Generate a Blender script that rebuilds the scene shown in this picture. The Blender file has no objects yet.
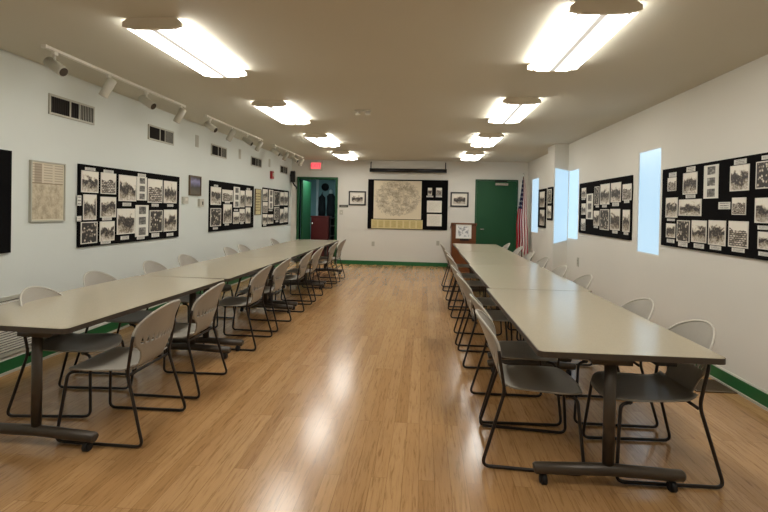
import bpy, bmesh, math, random
from mathutils import Vector, Matrix
PI = math.pi
random.seed(7)
scn = bpy.context.scene
COL = scn.collection

LAY = {
"L1": [(4.666,4.927,1.559,1.782,'p'),(4.965,5.225,1.554,1.784,'p'),(4.699,4.901,1.275,1.539,'p'),(4.964,5.23,1.297,1.522,'p'),(4.669,4.919,1.031,1.255,'p'),(4.959,5.208,1.039,1.254,'p'),(5.275,5.615,1.481,1.782,'p'),(5.627,5.836,1.496,1.784,'t'),(5.858,6.202,1.471,1.773,'p'),(6.237,6.577,1.471,1.77,'p'),(5.251,5.597,1.098,1.394,'p'),(5.604,5.881,1.053,1.438,'t'),(5.911,6.213,1.091,1.375,'p'),(6.247,6.588,1.088,1.383,'p'),(4.72,4.875,1.788,1.818,'c'),(5.01,5.177,1.784,1.816,'c'),(5.644,5.81,1.786,1.822,'c'),(5.351,5.513,1.424,1.463,'c'),(5.951,6.112,1.421,1.459,'c'),(6.331,6.486,1.423,1.455,'c'),(5.324,5.476,1.035,1.076,'c'),(5.642,5.8,1.018,1.052,'c'),(5.961,6.136,1.029,1.079,'c'),(6.327,6.497,1.022,1.062,'c'),(4.613,4.669,1.422,1.526,'c'),(4.611,4.672,1.264,1.318,'c'),(4.978,5.142,1.009,1.037,'c'),(4.998,5.154,1.265,1.297,'c')],
"L2": [(7.671,8.072,1.463,1.76,'p'),(8.121,8.584,1.525,1.731,'p'),(8.626,8.923,1.423,1.802,'t'),(8.947,9.173,1.43,1.746,'p'),(9.227,9.566,1.45,1.768,'p'),(7.672,8.086,1.106,1.407,'p'),(8.182,8.55,1.142,1.478,'p'),(8.621,8.904,1.125,1.342,'p'),(8.924,9.187,1.15,1.397,'p'),(9.242,9.499,1.114,1.426,'p'),(7.792,7.947,1.766,1.797,'c'),(8.249,8.455,1.494,1.525,'c'),(9.281,9.458,1.773,1.807,'c'),(8.663,8.847,1.358,1.391,'c'),(7.779,7.962,1.053,1.089,'c'),(8.252,8.425,1.106,1.137,'c'),(8.982,9.132,1.111,1.145,'c')],
"L3": [(10.234,10.559,1.575,1.83,'p'),(10.646,10.964,1.406,1.831,'t'),(11.04,11.465,1.47,1.814,'p'),(11.513,11.809,1.491,1.812,'p'),(11.847,12.159,1.494,1.824,'p'),(10.247,10.573,1.319,1.553,'p'),(10.241,10.567,1.066,1.287,'p'),(10.608,10.99,1.068,1.274,'p'),(11.059,11.438,1.152,1.442,'p'),(11.514,11.809,1.061,1.401,'p'),(11.858,12.172,1.07,1.439,'p'),(10.659,10.913,1.353,1.386,'c'),(10.296,10.493,1.028,1.063,'c'),(11.182,11.379,1.089,1.13,'c')],
"R1": [(5.259,5.439,1.7,1.84,'p'),(4.873,5.129,1.654,1.866,'p'),(4.537,4.762,1.605,1.908,'t'),(4.127,4.373,1.658,1.871,'p'),(3.851,4.049,1.665,1.875,'p'),(5.223,5.465,1.421,1.63,'p'),(4.791,5.197,1.443,1.605,'p'),(4.157,4.337,1.461,1.603,'p'),(3.755,4.05,1.4,1.594,'p'),(5.264,5.412,1.845,1.892,'c'),(4.914,5.067,1.873,1.922,'c'),(4.901,5.069,1.616,1.649,'c'),(4.167,4.323,1.877,1.918,'c'),(3.873,3.988,1.886,1.917,'c'),(4.362,4.525,1.507,1.569,'c'),(5.273,5.429,1.385,1.408,'c'),(5.257,5.446,1.21,1.358,'p'),(4.983,5.225,1.181,1.396,'p'),(4.698,4.949,1.193,1.402,'p'),(4.413,4.668,1.188,1.408,'p'),(4.119,4.374,1.19,1.408,'p'),(3.766,4.007,1.2,1.334,'p'),(5.27,5.423,1.156,1.194,'c'),(5.019,5.187,1.134,1.177,'c'),(4.736,4.901,1.14,1.181,'c'),(4.474,4.637,1.147,1.182,'c'),(4.161,4.322,1.153,1.185,'c'),(3.825,3.994,1.15,1.18,'c'),(3.85,4.012,1.35,1.38,'c')],
"R2": [(8.072,8.288,1.69,1.858,'p'),(7.479,7.68,1.572,1.852,'p'),(7.073,7.432,1.578,1.873,'p'),(6.678,7.025,1.605,1.871,'p'),(6.348,6.621,1.624,1.833,'p'),(8.072,8.277,1.423,1.604,'p'),(7.738,8.037,1.355,1.754,'t'),(7.456,7.69,1.264,1.487,'p'),(7.071,7.422,1.213,1.508,'p'),(6.688,7.028,1.226,1.513,'p'),(6.379,6.597,1.219,1.502,'p'),(8.072,8.278,1.168,1.356,'p'),(7.484,7.609,1.537,1.566,'c'),(7.172,7.341,1.536,1.572,'c'),(6.74,6.957,1.552,1.6,'c'),(6.411,6.563,1.59,1.625,'c'),(7.504,7.672,1.228,1.257,'c'),(6.762,6.932,1.181,1.221,'c'),(6.416,6.549,1.181,1.214,'c'),(8.113,8.28,1.665,1.684,'c')],
"R3": [(10.794,11.195,1.572,1.9,'p'),(10.756,11.155,1.161,1.521,'p')],
"R4": [(8.83,9.102,1.595,1.876,'p'),(8.824,9.074,1.329,1.553,'p'),(8.766,9.123,1.301,1.903,'board')],
"back": [(-1.303,-0.073,1.196,2.182,'map'),(-1.354,-0.03,0.945,1.18,'strip'),(0.087,0.192,1.82,2.015,'p'),(0.296,0.445,1.824,2.019,'p'),(0.071,0.447,1.387,1.687,'d'),(0.078,0.454,1.036,1.342,'d'),(0.054,0.224,1.775,1.811,'c'),(0.293,0.448,1.779,1.815,'c')],
}

XL, XR, YB, YF, ZC = -3.485, 2.61, 12.58, -1.8, 2.70

# ------------------------------------------------------------------ materials
def lin(c):
    return tuple(((x/255)/12.92 if x/255 <= .04045 else ((x/255+.055)/1.055)**2.4) for x in c) + (1,)

class NT:
    def __init__(s, name):
        s.m = bpy.data.materials.new(name); s.m.use_nodes = True
        s.t = s.m.node_tree; s.b = s.t.nodes['Principled BSDF']
    def n(s, typ, **kw):
        nd = s.t.nodes.new(typ)
        for k, v in kw.items():
            if k.startswith('i_'):
                nd.inputs[k[2:].replace('_', ' ')].default_value = v
            else: setattr(nd, k, v)
        return nd
    def l(s, a, b): s.t.links.new(a, b)
    def math(s, op, a, b=None, c=None):
        nd = s.t.nodes.new('ShaderNodeMath'); nd.operation = op
        for i, x in enumerate((a, b, c)):
            if x is None: continue
            if isinstance(x, (int, float)): nd.inputs[i].default_value = x
            else: s.l(x, nd.inputs[i])
        return nd.outputs[0]
    def mix(s, f, a, b):
        nd = s.t.nodes.new('ShaderNodeMix'); nd.data_type = 'RGBA'
        for i, x in ((0, f), (6, a), (7, b)):
            if isinstance(x, (int, float)): nd.inputs[i].default_value = x
            elif isinstance(x, tuple): nd.inputs[i].default_value = x
            else: s.l(x, nd.inputs[i])
        return nd.outputs[2]
    def ramp(s, f, stops):
        nd = s.t.nodes.new('ShaderNodeValToRGB'); e = nd.color_ramp.elements
        while len(e) < len(stops): e.new(.5)
        for x, (p, c) in zip(e, stops): x.position = p; x.color = c
        s.l(f, nd.inputs[0]); return nd.outputs[0]

def paint(name, col, rough=.6, metal=0, spec=.5, noise=.04, scale=6, bump=0):
    n = NT(name); n.b.inputs['Roughness'].default_value = rough
    n.b.inputs['Metallic'].default_value = metal
    n.b.inputs['Specular IOR Level'].default_value = spec
    tc = n.n('ShaderNodeTexCoord')
    nz = n.n('ShaderNodeTexNoise', i_Scale=scale, i_Detail=4.0); n.l(tc.outputs['Object'], nz.inputs['Vector'])
    c = lin(col); a = tuple(max(0, x*(1-noise)) for x in c[:3])+(1,); b = tuple(min(1, x*(1+noise)) for x in c[:3])+(1,)
    n.l(n.mix(nz.outputs[0], a, b), n.b.inputs['Base Color'])
    if bump:
        n2 = n.n('ShaderNodeTexNoise', i_Scale=scale*25, i_Detail=3.0); n.l(tc.outputs['Object'], n2.inputs['Vector'])
        bp = n.n('ShaderNodeBump', i_Strength=bump, i_Distance=.003); n.l(n2.outputs[0], bp.inputs['Height'])
        n.l(bp.outputs[0], n.b.inputs['Normal'])
    return n.m

def emit(name, col, strength):
    n = NT(name); n.b.inputs['Base Color'].default_value = lin(col)
    n.b.inputs['Emission Color'].default_value = lin(col); n.b.inputs['Emission Strength'].default_value = strength
    n.b.inputs['Roughness'].default_value = .3
    return n.m

M = {}
M['wall'] = paint('wall paint', (214, 219, 214), .55, noise=.03, scale=1.5, bump=.05)
M['wallB'] = paint('back wall paint', (218, 215, 206), .55, noise=.03, scale=1.5, bump=.05)
M['wallR'] = paint('warm wall paint', (220, 217, 208), .55, noise=.03, scale=1.5, bump=.05)
M['ceil'] = paint('ceiling paint', (207, 203, 188), .7, noise=.03, scale=1.0, bump=.05)
M['green'] = paint('green gloss paint', (24, 98, 50), .45, noise=.08)
M['doorgreen'] = paint('dark green door paint', (8, 74, 38), .6, noise=.06)
M['steel'] = paint('brown black tube', (44, 37, 33), .38, metal=.35, noise=.1)
M['foot'] = paint('bronze leg enamel', (72, 64, 55), .38, metal=.3, noise=.06)
M['plastic'] = paint('taupe moulded plastic', (150, 144, 133), .42, noise=.05, scale=30)
M['rim'] = paint('pale moulded rim', (186, 181, 170), .4, noise=.03)
M['edge'] = paint('dark table edging', (66, 56, 46), .5, noise=.1)
M['black'] = paint('black rubber', (16, 15, 15), .6, noise=.1)
M['felt'] = paint('black felt board', (14, 13, 14), .95, spec=.1, noise=.25, scale=60)
M['white'] = paint('white enamel', (225, 222, 212), .4, noise=.03)
M['cream'] = paint('cream enamel', (190, 186, 172), .45, noise=.03)
M['capbeige'] = paint('beige fixture end', (232, 224, 206), .5, noise=.03)
M['dark'] = paint('dark opening', (36, 31, 26), .8, noise=.1)
M['damper'] = paint('grey damper plate', (150, 148, 136), .5, noise=.05)
M['plate'] = paint('plate grey', (178, 176, 162), .5, noise=.03)
M['red'] = paint('red alarm shell', (150, 18, 26), .4, noise=.05)
M['blackframe'] = paint('black frame', (20, 16, 16), .35, noise=.1)
M['mat'] = paint('white mat board', (222, 218, 205), .8, noise=.02)
M['chrome'] = paint('satin chrome', (190, 188, 180), .25, metal=.9)
M['brass'] = paint('brass', (170, 130, 60), .3, metal=.9)
M['vent'] = paint('brown floor register', (92, 74, 52), .5, noise=.1)
M['teal'] = paint('teal grey wall', (120, 160, 162), .5, noise=.1, scale=2)
M['maroon'] = paint('maroon cabinet', (82, 24, 20), .4, noise=.15)
M['coat'] = paint('dark cloth', (18, 26, 28), .9, noise=.2)
M['bulb'] = paint('spot bulb glass', (60, 55, 50), .2)
M['winframe'] = paint('window frame white', (226, 228, 228), .4)
M['whiteglow'] = paint('pale back panel', (200, 215, 215), .5)
M['exitred'] = emit('exit letters red', (255, 60, 80), .5)
M['exitpanel'] = emit('exit face', (228, 110, 112), .4)

def lens_mat():
    n = NT('prismatic lens'); tc = n.n('ShaderNodeTexCoord'); sp = n.n('ShaderNodeSeparateXYZ')
    n.l(tc.outputs['Object'], sp.inputs[0])
    ax = n.math('ABSOLUTE', sp.outputs[0])
    g = n.ramp(n.math('DIVIDE', ax, .2), [(.03, (.010, .010, .010, 1)), (.09, (.013, .013, .013, 1)), (.20, (.45, .45, .45, 1)), (.66, (.5, .5, .5, 1)), (.72, (.018, .018, .018, 1)), (.78, (.018, .018, .018, 1)), (.84, (.3, .3, .3, 1))])
    rg = n.math('SINE', n.math('MULTIPLY', sp.outputs[1], 400))
    st = n.math('MULTIPLY', g, n.math('MULTIPLY_ADD', rg, .04, 1.0))
    n.l(n.math('MULTIPLY', st, 20.0), n.b.inputs['Emission Strength'])
    n.b.inputs['Emission Color'].default_value = (1, .975, .91, 1)
    n.b.inputs['Base Color'].default_value = (.8, .8, .78, 1)
    return n.m
M['lens'] = lens_mat()

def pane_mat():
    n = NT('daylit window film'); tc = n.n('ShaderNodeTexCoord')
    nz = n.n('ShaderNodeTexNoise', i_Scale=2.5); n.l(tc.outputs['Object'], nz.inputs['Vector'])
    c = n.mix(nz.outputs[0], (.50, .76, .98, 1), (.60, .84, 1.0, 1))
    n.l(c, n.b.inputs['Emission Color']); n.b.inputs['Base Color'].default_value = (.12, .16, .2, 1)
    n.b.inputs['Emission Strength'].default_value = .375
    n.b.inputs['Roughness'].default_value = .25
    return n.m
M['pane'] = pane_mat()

def floor_mat():
    n = NT('strip wood floor'); tc = n.n('ShaderNodeTexCoord')
    mp = n.n('ShaderNodeMapping'); mp.inputs['Rotation'].default_value = (0, 0, PI/2)
    n.l(tc.outputs['Object'], mp.inputs[0])
    br = n.n('ShaderNodeTexBrick', offset=.37, offset_frequency=3)
    n.l(mp.outputs[0], br.inputs['Vector'])
    br.inputs['Color1'].default_value = (0, 0, 0, 1); br.inputs['Color2'].default_value = (1, 1, 1, 1)
    br.inputs['Mortar'].default_value = (.5, .5, .5, 1)
    br.inputs['Scale'].default_value = 1; br.inputs['Mortar Size'].default_value = .0012
    br.inputs['Brick Width'].default_value = 1.1; br.inputs['Row Height'].default_value = .085
    base = n.ramp(br.outputs['Color'], [(0, lin((164, 124, 80))), (.35, lin((176, 136, 90))), (.7, lin((184, 144, 98))), (1, lin((170, 129, 84)))])
    m2 = n.n('ShaderNodeMapping'); m2.inputs['Scale'].default_value = (30, 2.2, 1); n.l(tc.outputs['Object'], m2.inputs[0])
    ad = n.n('ShaderNodeVectorMath', operation='ADD'); n.l(m2.outputs[0], ad.inputs[0])
    sc = n.n('ShaderNodeVectorMath', operation='SCALE'); n.l(br.outputs['Color'], sc.inputs[0]); sc.inputs['Scale'].default_value = 37
    n.l(sc.outputs[0], ad.inputs[1])
    g = n.n('ShaderNodeTexNoise', i_Scale=2.2, i_Detail=6.0, i_Roughness=.65, i_Distortion=.6); n.l(ad.outputs[0], g.inputs['Vector'])
    gr = n.ramp(g.outputs[0], [(.32, (.58, .53, .46, 1)), (.48, (.97, .97, .97, 1)), (.7, (1.1, 1.1, 1.08, 1))])
    mu = n.t.nodes.new('ShaderNodeMix'); mu.data_type = 'RGBA'; mu.blend_type = 'MULTIPLY'; mu.inputs[0].default_value = .8
    n.l(base, mu.inputs[6]); n.l(gr, mu.inputs[7])
    c = n.mix(n.math('MULTIPLY', br.outputs['Fac'], .55), mu.outputs[2], lin((96, 66, 38)))
    n.l(c, n.b.inputs['Base Color'])
    n2 = n.n('ShaderNodeTexNoise', i_Scale=3.0); n.l(tc.outputs['Object'], n2.inputs['Vector'])
    n.l(n.math('MULTIPLY_ADD', n2.outputs[0], .04, .185), n.b.inputs['Roughness'])
    bp = n.n('ShaderNodeBump', i_Strength=.015, i_Distance=.001); n.l(g.outputs[0], bp.inputs['Height']); n.l(bp.outputs[0], n.b.inputs['Normal'])
    return n.m
M['floor'] = floor_mat()

def laminate():
    n = NT('greige laminate'); tc = n.n('ShaderNodeTexCoord')
    nz = n.n('ShaderNodeTexNoise', i_Scale=160.0, i_Detail=3.0); n.l(tc.outputs['Object'], nz.inputs['Vector'])
    n.l(n.mix(nz.outputs[0], lin((166, 156, 134)), lin((188, 177, 154))), n.b.inputs['Base Color'])
    n.b.inputs['Roughness'].default_value = .2
    return n.m
M['laminate'] = laminate()

def wood(name, c1, c2):
    n = NT(name); tc = n.n('ShaderNodeTexCoord'); mp = n.n('ShaderNodeMapping'); mp.inputs['Scale'].default_value = (14, 14, 1.5)
    n.l(tc.outputs['Object'], mp.inputs[0])
    nz = n.n('ShaderNodeTexNoise', i_Scale=2.0, i_Detail=5.0, i_Distortion=1.0); n.l(mp.outputs[0], nz.inputs['Vector'])
    n.l(n.mix(nz.outputs[0], lin(c1), lin(c2)), n.b.inputs['Base Color']); n.b.inputs['Roughness'].default_value = .4
    return n.m
M['lectern'] = wood('lectern wood', (84, 46, 20), (122, 70, 32))

def uvsplit(n):
    uv = n.n('ShaderNodeUVMap'); sp = n.n('ShaderNodeSeparateXYZ'); n.l(uv.outputs[0], sp.inputs[0]); return uv, sp.outputs[0], sp.outputs[1]

def inside(n, u, v, bx, by):
    a = n.math('LESS_THAN', n.math('ABSOLUTE', n.math('SUBTRACT', u, .5)), .5-bx)
    b = n.math('LESS_THAN', n.math('ABSOLUTE', n.math('SUBTRACT', v, .5)), .5-by)
    return n.math('MULTIPLY', a, b)

def rnd_vec(n, uv, mult=(1, 1, 1)):
    oi = n.n('ShaderNodeObjectInfo'); mp = n.n('ShaderNodeMapping'); mp.inputs['Scale'].default_value = mult
    n.l(uv.outputs[0], mp.inputs[0])
    c = n.n('ShaderNodeCombineXYZ'); r = n.math('MULTIPLY', oi.outputs['Random'], 91.0)
    n.l(r, c.inputs[0]); n.l(r, c.inputs[2]); n.l(c.outputs[0], mp.inputs['Location']); return mp.outputs[0], oi.outputs['Random']

def photo_mat(kind):
    n = NT('old print ' + kind); uv, u, v = uvsplit(n)
    vec, rnd = rnd_vec(n, uv)
    big = n.n('ShaderNodeTexNoise', i_Scale=2.6, i_Detail=3.0, i_Distortion=.8); n.l(vec, big.inputs['Vector'])
    fine = n.n('ShaderNodeTexNoise', i_Scale=11.0, i_Detail=5.0, i_Roughness=.7, i_Distortion=.5); n.l(vec, fine.inputs['Vector'])
    if kind == 'scene':       # pale sky, dark trees or crowd, mid ground
        h = n.math('MULTIPLY_ADD', n.math('SUBTRACT', big.outputs[0], .5), .9, v)
        base = n.ramp(h, [(.05, (.45, .42, .38, 1)), (.25, (.28, .26, .23, 1)), (.42, (.10, .09, .085, 1)), (.58, (.14, .13, .12, 1)), (.72, (.62, .58, .52, 1)), (.9, (.72, .68, .61, 1))])
        amp = .75
    elif kind == 'group':     # a row of pale figures on dark
        wv = n.n('ShaderNodeTexVoronoi', i_Scale=7.0); n.l(vec, wv.inputs['Vector'])
        base = n.ramp(wv.outputs['Distance'], [(.1, (.66, .62, .56, 1)), (.3, (.30, .28, .25, 1)), (.55, (.07, .065, .06, 1))]); amp = .55
    elif kind == 'building':
        cb = n.n('ShaderNodeTexBrick', i_Scale=3.2); n.l(vec, cb.inputs['Vector'])
        cb.inputs['Color1'].default_value = (.55, .51, .46, 1); cb.inputs['Color2'].default_value = (.2, .18, .16, 1); cb.inputs['Mortar'].default_value = (.08, .07, .07, 1); cb.inputs['Mortar Size'].default_value = .05
        h = n.math('MULTIPLY_ADD', n.math('SUBTRACT', big.outputs[0], .5), .5, v)
        base = n.mix(n.math('GREATER_THAN', h, .66), cb.outputs[0], (.70, .66, .6, 1)); amp = .6
    else:                     # tall portrait
        d = n.math('MULTIPLY_ADD', n.math('SUBTRACT', big.outputs[0], .5), .25, n.math('ABSOLUTE', n.math('SUBTRACT', u, .5)))
        base = n.ramp(d, [(.08, (.05, .045, .04, 1)), (.2, (.13, .12, .11, 1)), (.27, (.62, .58, .52, 1))]); amp = .4
    f = n.math('MULTIPLY_ADD', n.math('SUBTRACT', fine.outputs[0], .5), amp*1.3, 0)
    cc = n.n('ShaderNodeCombineXYZ')
    for i in range(3): n.l(f, cc.inputs[i])
    ad = n.n('ShaderNodeVectorMath', operation='ADD'); n.l(base, ad.inputs[0]); n.l(cc.outputs[0], ad.inputs[1])
    ma = n.n('ShaderNodeVectorMath', operation='MULTIPLY_ADD'); n.l(ad.outputs[0], ma.inputs[0]); ma.inputs[1].default_value = (1.75, 1.75, 1.75); ma.inputs[2].default_value = (-.2, -.205, -.21)
    mn = n.n('ShaderNodeVectorMath', operation='MINIMUM'); n.l(ma.outputs[0], mn.inputs[0]); mn.inputs[1].default_value = (.8, .76, .68)
    mx = n.n('ShaderNodeVectorMath', operation='MAXIMUM'); n.l(mn.outputs[0], mx.inputs[0]); mx.inputs[1].default_value = (.025, .022, .02)
    col = n.mix(inside(n, u, v, .05, .04), (.72, .69, .62, 1), mx.outputs[0])
    n.l(col, n.b.inputs['Base Color']); n.b.inputs['Roughness'].default_value = .45
    return n.m
PH = [photo_mat(k) for k in ('scene', 'group', 'building')]
M['portrait'] = photo_mat('portrait')

def strip3_mat():
    n = NT('print of three pictures'); uv, u, v = uvsplit(n); vec, rnd = rnd_vec(n, uv, (1, 2.4, 1))
    nz = n.n('ShaderNodeTexNoise', i_Scale=5.0, i_Detail=5.0, i_Roughness=.7); n.l(vec, nz.inputs['Vector'])
    p = n.ramp(nz.outputs[0], [(.35, (.04, .04, .035, 1)), (.55, (.2, .19, .17, 1)), (.68, (.55, .52, .46, 1))])
    fr = n.math('FRACT', n.math('MULTIPLY', v, 3)); 
    m = n.math('MULTIPLY', n.math('LESS_THAN', n.math('ABSOLUTE', n.math('SUBTRACT', fr, .5)), .36), n.math('LESS_THAN', n.math('ABSOLUTE', n.math('SUBTRACT', u, .52)), .27))
    n.l(n.mix(m, (.74, .72, .65, 1), p), n.b.inputs['Base Color']); n.b.inputs['Roughness'].default_value = .6
    return n.m
M['strip3'] = strip3_mat()

def text_mat(name, bg, ink, lines, margin=.1, dens=.5):
    n = NT(name); uv, u, v = uvsplit(n); vec, rnd = rnd_vec(n, uv, (1, lines, 1))
    fr = n.math('FRACT', n.math('MULTIPLY', v, lines))
    nz = n.n('ShaderNodeTexNoise', i_Scale=9.0, i_Detail=2.0); n.l(vec, nz.inputs['Vector'])
    m = n.math('MULTIPLY', n.math('LESS_THAN', n.math('ABSOLUTE', n.math('SUBTRACT', fr, .5)), .22), n.math('GREATER_THAN', nz.outputs[0], dens))
    m = n.math('MULTIPLY', m, inside(n, u, v, margin, margin))
    n.l(n.mix(m, lin(bg), lin(ink)), n.b.inputs['Base Color']); n.b.inputs['Roughness'].default_value = .7
    return n.m
M['caption'] = text_mat('caption card', (214, 212, 205), (120, 116, 110), 3, .12, .42)
M['paper'] = text_mat('typed sheet', (226, 222, 210), (196, 190, 176), 14, .14, .5)
def strip_mat():
    n = NT('yellowed strip of sheets'); uv, u, v = uvsplit(n)
    nz = n.n('ShaderNodeTexNoise', i_Scale=14.0, i_Detail=4.0); n.l(uv.outputs[0], nz.inputs['Vector'])
    fr = n.math('FRACT', n.math('MULTIPLY', u, 8))
    m = n.math('MULTIPLY', n.math('LESS_THAN', n.math('ABSOLUTE', n.math('SUBTRACT', fr, .5)), .36), inside(n, u, v, .02, .12))
    n.l(n.mix(m, lin((214, 198, 146)), n.mix(nz.outputs[0], lin((170, 148, 84)), lin((222, 206, 150)))), n.b.inputs['Base Color'])
    n.b.inputs['Roughness'].default_value = .7
    return n.m
M['poster'] = text_mat('printed poster', (200, 186, 140), (120, 104, 70), 9, .1, .45)
M['stripdoc'] = strip_mat()

def map_mat(name, bg, ink, blot, scale=6):
    n = NT(name); uv, u, v = uvsplit(n)
    vo = n.n('ShaderNodeTexVoronoi', feature='DISTANCE_TO_EDGE', i_Scale=float(scale)*1.8); 
    wp = n.n('ShaderNodeTexNoise', i_Scale=4.0, i_Detail=4.0); n.l(uv.outputs[0], wp.inputs['Vector'])
    ad = n.n('ShaderNodeVectorMath', operation='ADD'); n.l(uv.outputs[0], ad.inputs[0])
    sc = n.n('ShaderNodeVectorMath', operation='SCALE'); n.l(wp.outputs['Color'], sc.inputs[0]); sc.inputs['Scale'].default_value = .25
    n.l(sc.outputs[0], ad.inputs[1]); n.l(ad.outputs[0], vo.inputs['Vector'])
    nz = n.n('ShaderNodeTexNoise', i_Scale=float(scale), i_Detail=6.0, i_Roughness=.7); n.l(uv.outputs[0], nz.inputs['Vector'])
    du = n.math('SUBTRACT', u, .5); dv = n.math('SUBTRACT', v, .55)
    r = n.math('SQRT', n.math('ADD', n.math('MULTIPLY', du, du), n.math('MULTIPLY', dv, dv)))
    body = n.math('LESS_THAN', n.math('MULTIPLY_ADD', nz.outputs[0], .5, r), .72)
    line = n.math('MULTIPLY', n.math('LESS_THAN', vo.outputs['Distance'], .03), body)
    c = n.mix(n.math('MULTIPLY', body, n.ramp(nz.outputs[0], [(.42, (0, 0, 0, 1)), (.6, (.9, .9, .9, 1))])), lin(bg), lin(blot))
    c = n.mix(n.math('MULTIPLY', line, .55), c, lin(ink))
    n.l(c, n.b.inputs['Base Color']); n.b.inputs['Roughness'].default_value = .7
    return n.m
M['map'] = map_mat('county map', (222, 210, 184), (84, 76, 66), (164, 152, 130), 7)

def newsprint_mat():
    n = NT('framed town map'); uv, u, v = uvsplit(n)
    vec, rnd = rnd_vec(n, uv)
    nz = n.n('ShaderNodeTexNoise', i_Scale=7.0, i_Detail=6.0, i_Roughness=.75); n.l(vec, nz.inputs['Vector'])
    body = n.ramp(nz.outputs[0], [(.35, lin((160, 145, 122))), (.55, lin((198, 186, 160))), (.7, lin((216, 208, 186)))])
    fr = n.math('FRACT', n.math('MULTIPLY', v, 22)); bar = n.math('LESS_THAN', fr, .4)
    cols = n.math('LESS_THAN', n.math('ABSOLUTE', n.math('SUBTRACT', n.math('FRACT', n.math('MULTIPLY', u, 3)), .5)), .4)
    head = n.math('GREATER_THAN', v, .64)
    txt = n.math('MULTIPLY', n.math('MULTIPLY', bar, cols), head)
    c = n.mix(head, body, lin((205, 194, 172)))
    c = n.mix(n.math('MULTIPLY', txt, .5), c, lin((128, 112, 92)))
    dk = n.math('MULTIPLY', head, n.math('LESS_THAN', n.math('ABSOLUTE', n.math('SUBTRACT', u, .2)), .11))
    c = n.mix(n.math('MULTIPLY', dk, .55), c, lin((128, 108, 88)))
    ln_ = n.math('LESS_THAN', n.math('ABSOLUTE', n.math('SUBTRACT', v, .64)), .008)
    c = n.mix(ln_, c, lin((140, 124, 100)))
    c = n.mix(inside(n, u, v, .03, .02), lin((214, 206, 184)), c)
    n.l(c, n.b.inputs['Base Color']); n.b.inputs['Roughness'].default_value = .5
    return n.m
M['newsprint'] = newsprint_mat()

def dusk_mat():
    n = NT('dusk photograph'); uv, u, v = uvsplit(n); vec, r = rnd_vec(n, uv)
    nz = n.n('ShaderNodeTexNoise', i_Scale=4.0, i_Detail=4.0); n.l(vec, nz.inputs['Vector'])
    h = n.math('MULTIPLY_ADD', n.math('SUBTRACT', nz.outputs[0], .5), .3, v)
    n.l(n.ramp(h, [(.1, lin((100, 92, 78))), (.42, lin((70, 64, 58))), (.5, lin((92, 88, 110))), (.75, lin((140, 136, 175))), (.95, lin((80, 74, 76)))]), n.b.inputs['Base Color'])
    return n.m
M['dusk'] = dusk_mat()

def flag_mat():
    n = NT('striped flag cloth'); uv, u, v = uvsplit(n)
    s = n.math('LESS_THAN', n.math('FRACT', n.math('MULTIPLY', u, 4.5)), .5)
    c = n.mix(s, lin((225, 215, 210)), lin((160, 8, 30)))
    vo = n.n('ShaderNodeTexVoronoi', i_Scale=16.0, i_Randomness=.0); n.l(uv.outputs[0], vo.inputs['Vector'])
    star = n.math('LESS_THAN', vo.outputs['Distance'], .2)
    cant = n.mix(star, lin((24, 26, 62)), lin((220, 216, 215)))
    m = n.math('MULTIPLY', n.math('GREATER_THAN', v, .58), n.math('LESS_THAN', u, .5))
    n.l(n.mix(m, c, cant), n.b.inputs['Base Color']); n.b.inputs['Roughness'].default_value = .8
    return n.m
M['flag'] = flag_mat()

def drawing_mat():
    n = NT('line drawing'); uv, u, v = uvsplit(n); vec, r = rnd_vec(n, uv)
    nz = n.n('ShaderNodeTexNoise', i_Scale=6.0, i_Detail=5.0); n.l(vec, nz.inputs['Vector'])
    m = n.math('MULTIPLY', inside(n, u, v, .12, .12), n.ramp(nz.outputs[0], [(.45, (0, 0, 0, 1)), (.6, (.8, .8, .8, 1))]))
    n.l(n.mix(m, lin((235, 236, 236)), lin((130, 140, 150))), n.b.inputs['Base Color'])
    return n.m
M['drawing'] = drawing_mat()

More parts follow.
